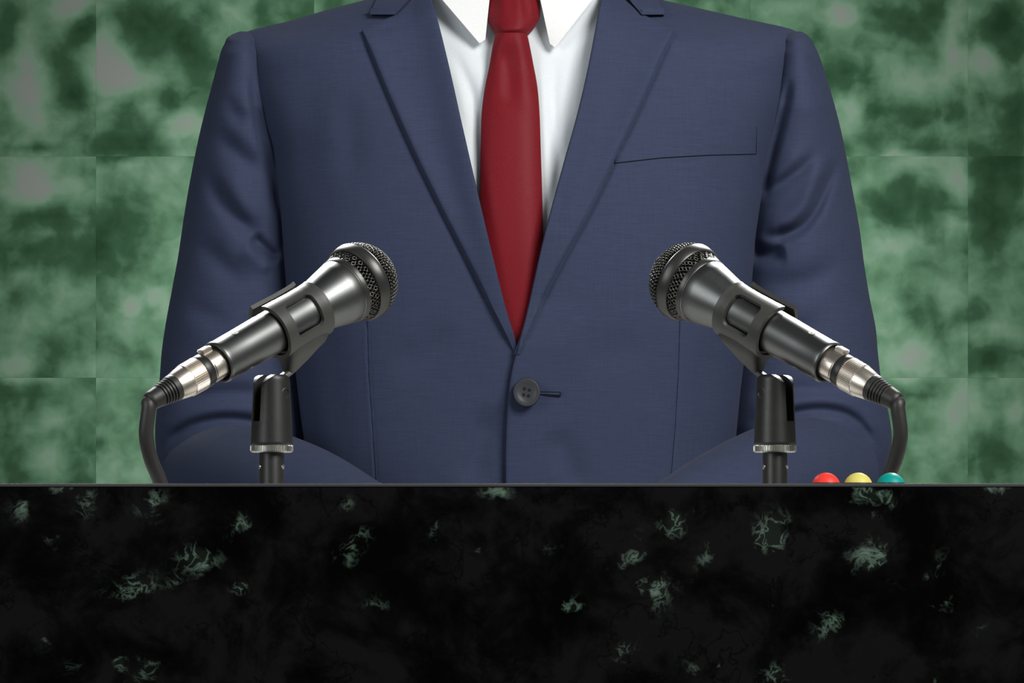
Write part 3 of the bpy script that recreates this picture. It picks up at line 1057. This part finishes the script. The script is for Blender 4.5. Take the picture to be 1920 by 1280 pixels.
def body():
    v, e, r = [], [], []

    def add(p, rad, par=None):
        v.append(tuple(map(float, p)))
        r.append(rad if isinstance(rad, tuple) else (rad, rad))
        if par is not None:
            e.append((par, len(v) - 1))
        return len(v) - 1
    zs_ = ZC + (HORIZON - 0) / FPX * (YC - CAM_Y)          # height of the collar
    x0 = 0.003
    pel = add((x0, YC, .98), (.125, .095))
    bel = add((x0, YC, 1.12), (.12, .09), pel)
    che = add((x0, YC, 1.34), (.13, .09), bel)
    nk0 = add((x0, YC, zs_ - .02), (.06, .06), che)
    nk1 = add((x0, YC - .005, zs_ + .05), (.054, .056), nk0)
    ch = add((x0, YC - .025, zs_ + .11), (.068, .082), nk1)
    hd = add((x0, YC - .015, zs_ + .19), (.078, .096), ch)
    add((x0, YC - .01, zs_ + .255), (.055, .065), hd)
    # nose
    add((x0, YC - .125, zs_ + .14), .012, ch)
    for sg, wrist, tdir in ((-1, wl, tl), (1, wr, tr)):
        sh = add((x0 + sg * .165, YC + .03, zs_ - .075), .042, che)
        el = add((x0 + sg * .255, YC + .03, 1.165), .034, sh)
        wr_ = add(tuple(wrist), .027, el)
        t = np.array(tdir)
        palm = add(np.array(wrist) + t * .05, (.034, .018), wr_)
        side = np.cross(t, [0, 0, 1.0])
        side /= np.linalg.norm(side)
        knuck = np.array(wrist) + t * .095
        for k, (off, L) in enumerate(((-.030, .062), (-.010, .074), (.010, .07), (.030, .055))):
            b = add(knuck + side * off, .0095, palm)
            b = add(knuck + side * off + t * L * .45 + np.array([0, 0, -.012]), .0088, b)
            add(knuck + side * off + t * L * .75 + np.array([0, 0, -.035]), .0075, b)
        tb_ = np.array(wrist) + t * .04
        b = add(tb_ - side * sg * .045 + t * .02 + np.array([0, 0, -.005]), .0105, palm)
        add(tb_ - side * sg * .06 + t * .055 + np.array([0, 0, -.015]), .009, b)
        hip = add((x0 + sg * .09, YC + .005, .90), .085, pel)
        kn = add((x0 + sg * .105, YC - .01, .50), .056, hip)
        an = add((x0 + sg * .11, YC + .02, .10), .040, kn)
        add((x0 + sg * .115, YC - .12, .045), .036, an)
    me = bpy.data.meshes.new('body')
    me.from_pydata(v, e, [])
    o = bpy.data.objects.new('body', me)
    COL.objects.link(o)
    o.modifiers.new('skin', 'SKIN')
    sk = me.skin_vertices[0].data if me.skin_vertices else None
    if sk is None:
        bpy.context.view_layer.objects.active = o
        o.select_set(True)
        bpy.ops.mesh.customdata_skin_add()
        sk = me.skin_vertices[0].data
    for i, q in enumerate(r):
        sk[i].radius = q
        sk[i].use_root = (i == 0)
    sub = o.modifiers.new('subdivision', 'SUBSURF')
    sub.levels = sub.render_levels = 2
    bpy.context.view_layer.update()
    dg = bpy.context.evaluated_depsgraph_get()
    me2 = bpy.data.meshes.new_from_object(o.evaluated_get(dg))
    o.modifiers.clear()
    o.data = me2
    me2.name = 'body'
    me2.materials.clear()
    me2.materials.append(M_SKIN)
    for p in me2.polygons:
        p.use_smooth = True
    o.parent = person
    o.matrix_parent_inverse = Matrix.Translation(person.location).inverted()
    return o


body()
# trousers and shoes, out of the photograph's view behind the podium
m = MB()
th = np.linspace(0, 2 * math.pi, 40, endpoint=False)
for sg in (-1, 1):
    m.grid(np.array([[(.003 + sg * cx + r * math.cos(a), YC + dy + r * 1.05 * math.sin(a), z) for a in th] for (cx, dy, r, z) in
                     ((.075, 0, .115, 1.02), (.09, .0, .112, .90), (.1, -.005, .088, .65), (.105, -.005, .08, .48), (.11, .015, .075, .25), (.112, .01, .08, .07), (.112, .01, .072, .07), (.1, -.005, .08, .65), (.09, 0, .10, .90))]), wrap=True)
m.build('trousers', M_TROUSERS, person)
for sg in (-1, 1):
    m = MB()
    m.grid(np.array([[(.003 + sg * .115 + w * math.cos(a), y_, max(0.0, h * .5 + h * .5 * math.sin(a))) for a in th[::2]] for (y_, w, h) in
                     ((YC + .085, .02, .05), (YC + .07, .038, .085), (YC + .02, .042, .10), (YC - .05, .045, .085), (YC - .12, .05, .065), (YC - .18, .045, .05), (YC - .205, .02, .03))]), wrap=True, cap0=True, cap1=True)
    m.build('shoe', M_SHOE, person)

# ------------------------------------------------------------------ microphones, stands and cables


def frame(px_tail, py_tail, px_head, py_head, yh):
    T = W(px_tail, py_tail, 0.0)
    H = W(px_head, py_head, yh)
    L = np.linalg.norm(H - T)
    return T, (H - T) / L, L / 378.0


def build_microphone(mirror):
    mx = (lambda p: 1962.5 - p) if mirror else (lambda p: p)
    sg = -1.0 if mirror else 1.0
    T, A, U1 = frame(mx(408), 680, mx(673), 529, .0735)
    Hd = np.array([A[0], A[1], 0.0])
    Hd /= np.linalg.norm(Hd)
    N = np.array([Hd[1], -Hd[0], 0.0]) * sg           # side of the mic that looks at the camera
    Uv = np.cross(A, N)
    if Uv[2] < 0:
        Uv = -Uv
    side = 'right' if mirror else 'left'

    def loc(a, n, u):
        return T + (np.asarray(a)[..., None] * A + np.asarray(n)[..., None] * N + np.asarray(u)[..., None] * Uv) * U1

    def lathe(prof, seg=72, rip=None):
        th = np.linspace(0, 2 * math.pi, seg, endpoint=False)
        rows = []
        for (a, r) in prof:
            rr = np.full(seg, float(r)) if rip is None else r * rip(th)
            rows.append(loc(np.full(seg, float(a)), rr * np.sin(th), rr * np.cos(th)))
        return np.array(rows)

    def solid(name, prof, mat, parent, seg=72, rip=None, smooth_deg=35, closed=False):
        m = MB()
        m.grid(lathe(prof, seg, rip), wrap=True, cap0=not closed, cap1=not closed)
        o = m.build(name, mat, parent)
        auto_smooth(o, smooth_deg)
        return o

    # ---- the microphone itself
    mic = empty('microphone', loc(np.array(141.0), np.array(0.0), np.array(-45.0)))
    tag(mic, 'grey handheld microphone with round wire grille, held in the %s stand clip and pointing %s' % (side, 'left' if mirror else 'right'), 'microphone', 'microphones on the podium')
    body_o = solid('body', [(16, 33), (1, 35.5), (-1, 36.5), (-1.5, 38.8), (1, 40.5), (5, 41), (12, 40), (60, 40.5), (140, 42), (200, 43), (228, 44), (242, 45.5), (257, 48.5), (281, 54.2), (312, 60.6), (330, 64.3), (331.2, 63.7), (332.2, 64.4), (333.5, 64.6), (333.5, 60)], M_MICBODY, mic, 96, smooth_deg=60)
    solid('collar_ring', [(333, 50), (333, 65), (335, 66), (343, 66.8), (344, 66), (344, 50)], M_MICDARK, mic, 96)
    solid('windscreen_foam', [(340, 40), (340, 62), (364, 67), (380, 71), (400, 69.5), (420, 60), (435, 42), (443, 18), (444.5, 4)], M_FOAM, mic, 64)
    solid('grille_band', [(364, 66), (362.5, 69), (362.5, 74), (365, 76), (378, 78.8), (384, 79), (387, 78), (388, 75.5), (386, 70)], M_MICDARK, mic, 96, smooth_deg=50)
    # woven wire: two crossing families, over and under
    m = MB()

    def wire_tube(pts, nrm, rad=1.15, sides=5):
        pts = np.array(pts)
        nrm = np.array(nrm)
        tg = np.gradient(pts, axis=0)
        tg /= np.linalg.norm(tg, axis=1)[:, None]
        b = np.cross(tg, nrm)
        b /= np.linalg.norm(b, axis=1)[:, None]
        th = np.linspace(0, 2 * math.pi, sides, endpoint=False)
        G = pts[:, None, :] + rad * U1 * (np.cos(th)[None, :, None] * b[:, None, :] + np.sin(th)[None, :, None] * nrm[:, None, :])
        m.grid(G, wrap=True)

    CS, RS = 378.0, 76.0
    pitch = 7.4

    def dome(p, q):
        d = np.hypot(p, q)
        fi = np.minimum(d / RS, 1.45)
        w = np.where(d > 1e-6, np.sin(fi) / np.maximum(d, 1e-6), 1 / RS)
        a = CS + RS * .94 * np.cos(fi)
        r = RS * w
        return a, r * p, r * q, fi, d
    dmax = RS * 1.40
    kmax = int(dmax // pitch)
    for fam in (0, 1):
        for k in range(-kmax, kmax + 1):
            c = (k + .5 * fam * 0) * pitch
            if abs(c) >= dmax - 4:
                continue
            ln = math.sqrt(dmax**2 - c * c)
            t = np.linspace(-ln, ln, max(8, int(2 * ln / 2.15)))
            p, q = (np.full_like(t, c), t) if fam == 0 else (t, np.full_like(t, c))
            # turn the weave by 35 degrees
            cs, sn = math.cos(.6), math.sin(.6)
            p, q = p * cs - q * sn, p * sn + q * cs
            a, n_, u_, fi, d = dome(p, q)
            ov = 1.1 * np.cos(math.pi * (t / pitch + k)) * (1 if fam == 0 else -1)
            nr = np.stack([np.cos(fi), np.where(d > 1e-6, p / np.maximum(d, 1e-6), 0) * np.sin(fi), np.where(d > 1e-6, q / np.maximum(d, 1e-6), 0) * np.sin(fi)], -1)
            a, n_, u_ = a + ov * nr[:, 0], n_ + ov * nr[:, 1], u_ + ov * nr[:, 2]
            wire_tube(loc(a, n_, u_), nr[:, :1] * A + nr[:, 1:2] * N + nr[:, 2:] * Uv)
    # lower ring of mesh between collar and band: crossing spirals
    nw = 52
    for fam in (1, -1):
        for k in range(nw):
            t = np.linspace(0, 1, 16)
            ang = 2 * math.pi * k / nw + fam * t * 2 * math.pi / nw * 2.2
            a = 342 + 24 * t
            r = 65 + 5.0 * t + 1.1 * np.cos(math.pi * (t * 4.4 + k)) * fam
            nr = np.sin(ang)[:, None] * N + np.cos(ang)[:, None] * Uv
            wire_tube(loc(a, r * np.sin(ang), r * np.cos(ang)), nr, 1.35)
    g = m.build('wire_grille', M_WIRE, mic)
    g['kind'] = 'stuff'
    # set screw near the tail, on the upper side
    th0 = math.radians(20)
    m = MB()
    rad_dir = math.sin(th0) * N + math.cos(th0) * Uv
    tan_dir = math.cos(th0) * N - math.sin(th0) * Uv
    c0 = T + (52 * A + 40.2 * rad_dir) * U1
    th = np.linspace(0, 2 * math.pi, 24, endpoint=False)
    for prof, mat_, nm in (([(7.2, -.6), (7.2, .35), (5.4, .35), (5.2, -.6)], M_MICDARK, 'screw_recess'), ([(5.2, -.6), (5.0, .2), (2.0, .5), (1.6, -.2)], M_NICKEL, 'screw')):
        m = MB()
        m.grid(np.array([[c0 + U1 * (r * (math.cos(a) * A + math.sin(a) * tan_dir) + h * rad_dir) for a in th] for (r, h) in prof]), wrap=True, cap0=True, cap1=True)
        o = m.build(nm, mat_, mic)
        auto_smooth(o, 35)

    # ---- stand: clip, fork, knurled ring, pole
    Q = loc(np.array(141.0), np.array(0.0), np.array(0.0))
    stand_xy = Q[:2]
    ys = Q[1]
    ks = (ys - CAM_Y) / FPX
    Zr = lambda py: ZC + (HORIZON - py) * ks
    stand = empty('microphone_stand', (Q[0], Q[1], DESK))
    tag(stand, 'black stand with clip and knurled ring on the podium holding the %s microphone' % side, 'microphone stand', 'microphone stands on the podium')
    # clip shell: C-shape open at the top, with a rounded window on the camera side
    na, nt = 64, 150
    av = np.linspace(138, 254, na)
    tv = np.radians(np.linspace(4, 332, nt))
    TH, AA = np.meshgrid(tv, av)
    deg = np.degrees(TH)
    bodyr = np.interp(AA, [138, 200, 228, 245, 262], [42, 43, 44, 45.5, 49])
    R = bodyr + np.interp(AA, [138, 200, 254], [12.0, 9.5, 8.0])
    R = R + 3.2 * np.exp(-((deg - 150) / 28)**2) + 10.0 * np.clip((deg - 262) / 70, 0, 1)**1.3
    # upper edge of the near jaw slopes: shorten it towards the head
    cut_lo = 4 + 0 * AA
    # window outline (rounded rectangle in degrees and length)
    wc_d, wc_a, hd, ha, cr = 79.0, 196.0, 40.0, 34.0, 13.0
    kd = 51 * math.pi / 180                     # degrees to units
    qx = np.abs(AA - wc_a) - (ha - cr)
    qy = np.abs(deg - wc_d) * kd - (hd * kd - cr)
    sd = np.hypot(np.maximum(qx, 0), np.maximum(qy, 0)) + np.minimum(np.maximum(qx, qy), 0) - cr
    # snap vertices near the outline onto it
    gx = np.gradient(sd, av, axis=0)
    gy = np.gradient(sd, np.linspace(4, 332, nt) * kd, axis=1)
    gl = np.maximum(np.hypot(gx, gy), 1e-6)
    near = np.abs(sd) < 1.15
    AA = np.where(near, AA - sd * gx / gl**2, AA)
    deg = np.where(near, deg - sd * gy / gl**2 / kd, deg)
    TH = np.radians(deg)
    sd = np.where(near, 0, sd)
    V = loc(AA, R * np.sin(TH), R * np.cos(TH))
    Vi = loc(AA, (R - 8.0) * np.sin(TH), (R - 8.0) * np.cos(TH))
    keep = np.zeros((na - 1, nt - 1), bool)
    for i in range(na - 1):
        for j in range(nt - 1):
            keep[i, j] = (sd[i, j] + sd[i + 1, j] + sd[i, j + 1] + sd[i + 1, j + 1]) / 4 > -0.05
    m = MB()
    m.v = [tuple(map(float, q)) for q in np.concatenate([V.reshape(-1, 3), Vi.reshape(-1, 3)])]
    off = na * nt
    idx = lambda i, j: i * nt + j
    edge_use = {}
    for i in range(na - 1):
        for j in range(nt - 1):
            if not keep[i, j]:
                continue
            q = [idx(i, j), idx(i, j + 1), idx(i + 1, j + 1), idx(i + 1, j)]
            m.f.append(tuple(q))
            m.f.append(tuple(x + off for x in q[::-1]))
            for a_, b_ in zip(q, q[1:] + q[:1]):
                edge_use[frozenset((a_, b_))] = edge_use.get(frozenset((a_, b_)), []) + [(a_, b_)]
    for k_, us in edge_use.items():
        if len(us) == 1:
            a_, b_ = us[0]
            m.f.append((b_, a_, a_ + off, b_ + off))
    clip = m.build('clip', M_CLIP, stand)
    auto_smooth(clip, 45)
    # keel and tongue under the clip, running back to the pivot
    P = np.array([Q[0], Q[1], Zr(733)])
    rel = (P - T) / U1
    pa, pu = float(rel @ A), float(rel @ Uv)

    def ring4(cA, cU, hA, hN, dirA, n=32, e=4.0):
        th = np.linspace(0, 2 * math.pi, n, endpoint=False)
        c_, s_ = np.cos(th), np.sin(th)
        x = np.sign(c_) * np.abs(c_)**(2 / e) * hA
        w = np.sign(s_) * np.abs(s_)**(2 / e) * hN
        return loc(cA + x * dirA[0], w, cU + x * dirA[1])
    m = MB()
    f1 = (1.0, 0.0)
    rings = [ring4(197, -42, 54, 32, f1), ring4(197, -54, 54, 31, f1), ring4(193, -63, 50, 26, f1), ring4(183, -73, 44, 18, (.99, .10)), ring4(172, -83, 37, 12, (.97, .22)),
             ring4(pa + 14, (pu - 83) / 2 + 2, 32, 9.5, (.95, .30)), ring4(pa + 4, pu + 8, 29, 9.3, (.93, .37)), ring4(pa - 3, pu - 9, 26, 9.0, (.93, .37)), ring4(pa - 14, pu - 36, 22, 9.0, (.93, .37)), ring4(pa - 19, pu - 48, 14, 8.6, (.93, .37)), ring4(pa - 21, pu - 52, 6, 8.0, (.93, .37))]
    m.grid(np.array(rings), wrap=True, cap0=True, cap1=True)
    o = m.build('clip_tongue', M_CLIP, stand)
    auto_smooth(o, 50)
    # adapter body with two prongs
    H2, N2 = np.array([Hd[0], Hd[1], 0]), np.array([N[0], N[1], 0])
    cxy = np.array([Q[0], Q[1], 0])
    m = MB()
    th = np.linspace(0, 2 * math.pi, 64, endpoint=False)
    prof = [(37.8, 790), (38.2, 800), (39.3, 828), (39.5, 832), (38.5, 834)]
    m.grid(np.array([[cxy + ks * r * (math.cos(a) * H2 + math.sin(a) * N2) + np.array([0, 0, Zr(z)]) for a in th] for (r, z) in prof]), wrap=True, cap0=True, cap1=True)
    adapter = m.build('adapter', M_PLASTIC, stand)
    auto_smooth(adapter, 40)
    for sgn2 in (1, -1):
        m = MB()
        rows_ = []
        for z in list(np.linspace(792, 730, 12)) + list(702 + 28 * np.sin(np.linspace(math.pi / 2, 0.02, 14)[1:])**1.0 * 1.0):
            r = np.interp(z, [702, 792], [33.5, 37.9])
            # rounded top along the heading
            w = r * (math.sqrt(max(0.0, 1 - ((734 - z) / 33.0)**2)) if z < 734 else 1.0)
            w = max(w, 1.2)
            inn = 11.0
            h_ = np.linspace(-1, 1, 25)
            hh = h_ * min(w, math.sqrt(r * r - inn * inn))
            outer_n = np.sqrt(np.maximum(r * r - hh**2, inn**2))
            if z < 712:
                outer_n = inn + (outer_n - inn) * (0.72 + 0.28 * math.sqrt(max(0, 1 - ((712 - z) / 10.2)**2)))
            pts = [cxy + ks * (a_ * H2 + sgn2 * b_ * N2) + np.array([0, 0, Zr(z)]) for a_, b_ in zip(hh, outer_n)]
            pts += [cxy + ks * (a_ * H2 + sgn2 * inn * N2) + np.array([0, 0, Zr(z)]) for a_ in hh[::-1]]
            rows_.append(pts)
        m.grid(np.array(rows_), wrap=True, cap0=True, cap1=True)
        o = m.build('prong', M_PLASTIC, stand)
        auto_smooth(o, 40)
    # pivot screw in the near prong
    m = MB()
    pc = np.array([Q[0], Q[1], Zr(737)]) + ks * 33.8 * N2 + ks * 6 * H2
    prof = [(9.5, -3.0), (9.5, .9), (7.6, 1.5), (6.8, -.3), (2.0, -.3)]
    m.grid(np.array([[pc + ks * (r * (math.cos(a) * H2 + math.sin(a) * np.array([0, 0, 1.0])) + h * N2) for a in th[::2]] for (r, h) in prof]), wrap=True, cap0=True, cap1=True)
    o = m.build('pivot_screw', M_PLASTIC, stand)
    auto_smooth(o, 35)
    # knurled ring
    m = MB()
    seg = 56 * 4
    th2 = np.linspace(0, 2 * math.pi, seg, endpoint=False)
    rip = 1 + .022 * np.sign(np.sin(th2 * 56))
    m.grid(np.array([[cxy + ks * r * q * (math.cos(a) * H2 + math.sin(a) * N2) + np.array([0, 0, Zr(z)]) for a, q in zip(th2, (rip if kn else np.ones(seg)))] for (r, z, kn) in
                     ((37.5, 833.5, 0), (39.0, 834.5, 0), (39.6, 836, 1), (39.6, 845, 1), (38.6, 847, 0), (36.5, 848, 0))]), wrap=True, cap0=True, cap1=True)
    o = m.build('knurled_ring', M_KNURL, stand, smooth=False)
    # pole and flange
    m = MB()
    zb = DESK + .004
    m.grid(np.array([[cxy + ks * r * (math.cos(a) * H2 + math.sin(a) * N2) + np.array([0, 0, z]) for a in th] for (r, z) in ((22.5, Zr(847)), (23, Zr(850)), (23, zb))]), wrap=True, cap0=True, cap1=True)
    pole = m.build('pole', M_PLASTIC, stand)
    auto_smooth(pole, 40)
    for sx in (-1, 1):
        m = MB()
        bc = cxy + np.array([sx * 21.5 * ks, -8.5 * ks, Zr(875)])
        d = np.array([sx * .93, -.37, 0])
        t1 = np.array([d[1], -d[0], 0])
        m.grid(np.array([[bc + ks * (r * (math.cos(a) * t1 + math.sin(a) * np.array([0, 0, 1.0])) + h * d) for a in th[::3]] for (r, h) in ((4.6, -2), (4.6, 1.2), (3.2, 1.6), (2.6, .2))]), wrap=True, cap0=True, cap1=True)
        o = m.build('pole_rivet', M_KNURL, pole)
        auto_smooth(o, 35)
    m = MB()
    m.grid(np.array([[cxy + r * (math.cos(a) * H2 + math.sin(a) * N2) + np.array([0, 0, z]) for a in th] for (r, z) in ((.034, DESK), (.034, DESK + .003), (.031, DESK + .005), (.008, DESK + .006))]), wrap=True, cap0=True, cap1=True)
    o = m.build('base_flange', M_PLASTIC, stand)
    auto_smooth(o, 40)

    # ---- cable with plug
    cable = empty('microphone_cable', (loc(np.array(-170.0), np.array(0.0), np.array(0.0))[0], -.02, DESK))
    tag(cable, 'black cable with silver plug hanging from the tail of the %s microphone to the podium' % side, 'cable', 'microphone cables')
    plug = solid('plug', [(12, 24), (12, 30.0), (-33, 30.5), (-33, 24)], M_NICKEL, cable, 72)
    solid('plug_ring', [(-31, 24), (-31, 31.3), (-33, 32), (-46, 32), (-48, 31), (-48, 24)], M_PLASTIC, cable, 72)
    seg = 52 * 4
    solid('plug_shell', [(-47, 24), (-47.5, 31.2), (-49, 32.2)], M_NICKEL, cable, 72)
    solid('knurled_sleeve', [(-48.5, 30), (-49, 31.8), (-80, 31.2), (-81, 29.5)], M_NICKEL, cable, seg, rip=lambda t: 1 + .02 * np.sign(np.sin(t * 52 + .3)), smooth_deg=5)
    solid('plug_tail', [(-80, 24), (-80.5, 30.4), (-90, 29.4), (-105, 26.5), (-110, 25), (-110, 20)], M_NICKEL, cable, 72)
    # latch on top of the plug and side key
    m = MB()
    for (a0, a1, u0, u1, hn) in ((-27, -6, 27, 36, 9),):
        c8 = [(a, n_, u) for a in (a0, a1) for n_ in (-hn, hn) for u in (u0, u1)]
        V8 = np.array([loc(np.array(float(a)), np.array(float(n_)), np.array(float(u))) for a, n_, u in c8])
        m.add(V8, [(0, 1, 3, 2), (4, 6, 7, 5), (0, 4, 5, 1), (2, 3, 7, 6), (0, 2, 6, 4), (1, 5, 7, 3)])
    for k in range(5):
        a0 = -26 + k * 4
        c8 = [(a, n_, u) for a in (a0, a0 + 2) for n_ in (-8.5, 8.5) for u in (35.5, 38)]
        V8 = np.array([loc(np.array(float(a)), np.array(float(n_)), np.array(float(u))) for a, n_, u in c8])
        m.add(V8, [(0, 1, 3, 2), (4, 6, 7, 5), (0, 4, 5, 1), (2, 3, 7, 6), (0, 2, 6, 4), (1, 5, 7, 3)])
    m.build('latch', M_NICKEL, plug, smooth=False)
    m = MB()
    tt = np.radians(np.linspace(74, 122, 14))
    rows_ = []
    for (a, r) in ((-28, 30), (-28, 32.2), (-26, 32.8), (-4, 32.8), (-2, 32.2), (-2, 30)):
        rows_.append(loc(np.full(14, float(a)), r * np.sin(tt), r * np.cos(tt)))
    m.grid(np.array(rows_))
    o = m.build('key_plate', M_NICKEL, plug)
    auto_smooth(o, 35)
    # ribbed boot
    prof = [(-108, 18), (-108.5, 25.6), (-112, 26)]
    a, k = -116.0, 0
    while a > -148:
        r = np.interp(a, [-150, -112], [20.0, 25.8])
        prof += [(a, r), (a - 3.6, r - .5), (a - 4.0, r - 3.6), (a - 5.8, r - 3.9), (a - 6.1, r - .9)]
        a -= 6.2
    prof += [(-150, 19.8), (-166, 18.0), (-171, 17.0), (-174, 14.5), (-173, 11)]
    solid('strain_relief', prof, M_RUBBER, cable, 64, smooth_deg=30)
    # cord
    st = loc(np.array(-166.0), np.array(0.0), np.array(0.0))
    st2 = loc(np.array(-174.0), np.array(0.0), np.array(-1.0))
    yy = st2[1]
    path = [st, st2, W(mx(279), 766, yy - .001), W(mx(274), 815, yy + .001), W(mx(283), 860, yy + .007), W(mx(300), 903, yy + .017)]
    low = W(mx(315), 960, yy + .028)
    end = W(mx(318), 1000, yy + .06)
    end[2] = DESK + .0046
    path += [low, end, end + np.array([-.02 * sg, .07, 0]), end + np.array([-.05 * sg, .16, 0]), end + np.array([-.06 * sg, .24, 0])]
    Pn, Tn = spline(path, [13.4 * U1] * len(path), 110)
    rows_ = []
    for (c, r), t in zip(Pn, Tn):
        a1 = np.cross(t, [0.2, 1, 0.1])
        a1 /= np.linalg.norm(a1)
        b1 = np.cross(a1, t)
        c = c.copy()
        c[2] = max(c[2], DESK + r + .0003)
        rows_.append([c + r * (math.cos(x) * a1 + math.sin(x) * b1) for x in np.linspace(0, 2 * math.pi, 20, endpoint=False)])
    m = MB()
    m.grid(np.array(rows_), wrap=True, cap0=True, cap1=True)
    m.build('cord', M_CABLE, cable)


build_microphone(False)
build_microphone(True)

# ------------------------------------------------------------------ three signal lamps on the podium edge
LY = -0.078
kl = (LY - CAM_Y) / FPX
for (px_, pr, col, nm) in ((1548.5, 27, lin(226, 58, 48), 'red'), (1609, 27, lin(205, 196, 100), 'yellow'), (1670, 27, lin(0, 140, 132), 'teal')):
    c = W(px_, 900, LY)
    lamp = empty('signal_lamp', (c[0], LY, PODIUM_TOP))
    tag(lamp, '%s dome signal lamp on the podium edge, %s of the three lamps' % (nm, {'red': 'leftmost', 'yellow': 'middle', 'teal': 'rightmost'}[nm]), 'lamp', 'signal lamps on the podium edge')
    mat_ = principled(nm + '_lens', col, 0.45, 0, 0.3)
    bs_ = bsdf(mat_)
    bs_.inputs['Emission Color'].default_value = col
    bs_.inputs['Emission Strength'].default_value = 0.06
    th = np.linspace(0, 2 * math.pi, 48, endpoint=False)
    R = pr * kl
    m = MB()
    hgt = 21.0 * kl
    zc0 = PODIUM_TOP + hgt - R
    fi0 = math.acos((R - hgt + .0006) / R)
    m.grid(np.array([[(c[0] + R * math.sin(f) * math.cos(a), LY + R * math.sin(f) * math.sin(a), zc0 + R * math.cos(f)) for a in th] for f in np.linspace(.02, fi0, 24)]), wrap=True, cap0=True, cap1=True)
    m.build('lens', mat_, lamp)
    m = MB()
    rb = R * math.sin(fi0)
    m.grid(np.array([[(c[0] + r * math.cos(a), LY + r * math.sin(a), z) for a in th] for (r, z) in ((rb * .9, PODIUM_TOP), (rb * 1.03, PODIUM_TOP), (rb * 1.03, PODIUM_TOP + .0005), (rb * .97, PODIUM_TOP + .0007))]), wrap=True, cap0=True, cap1=True)
    m.build('bezel', M_PLASTIC, lamp)
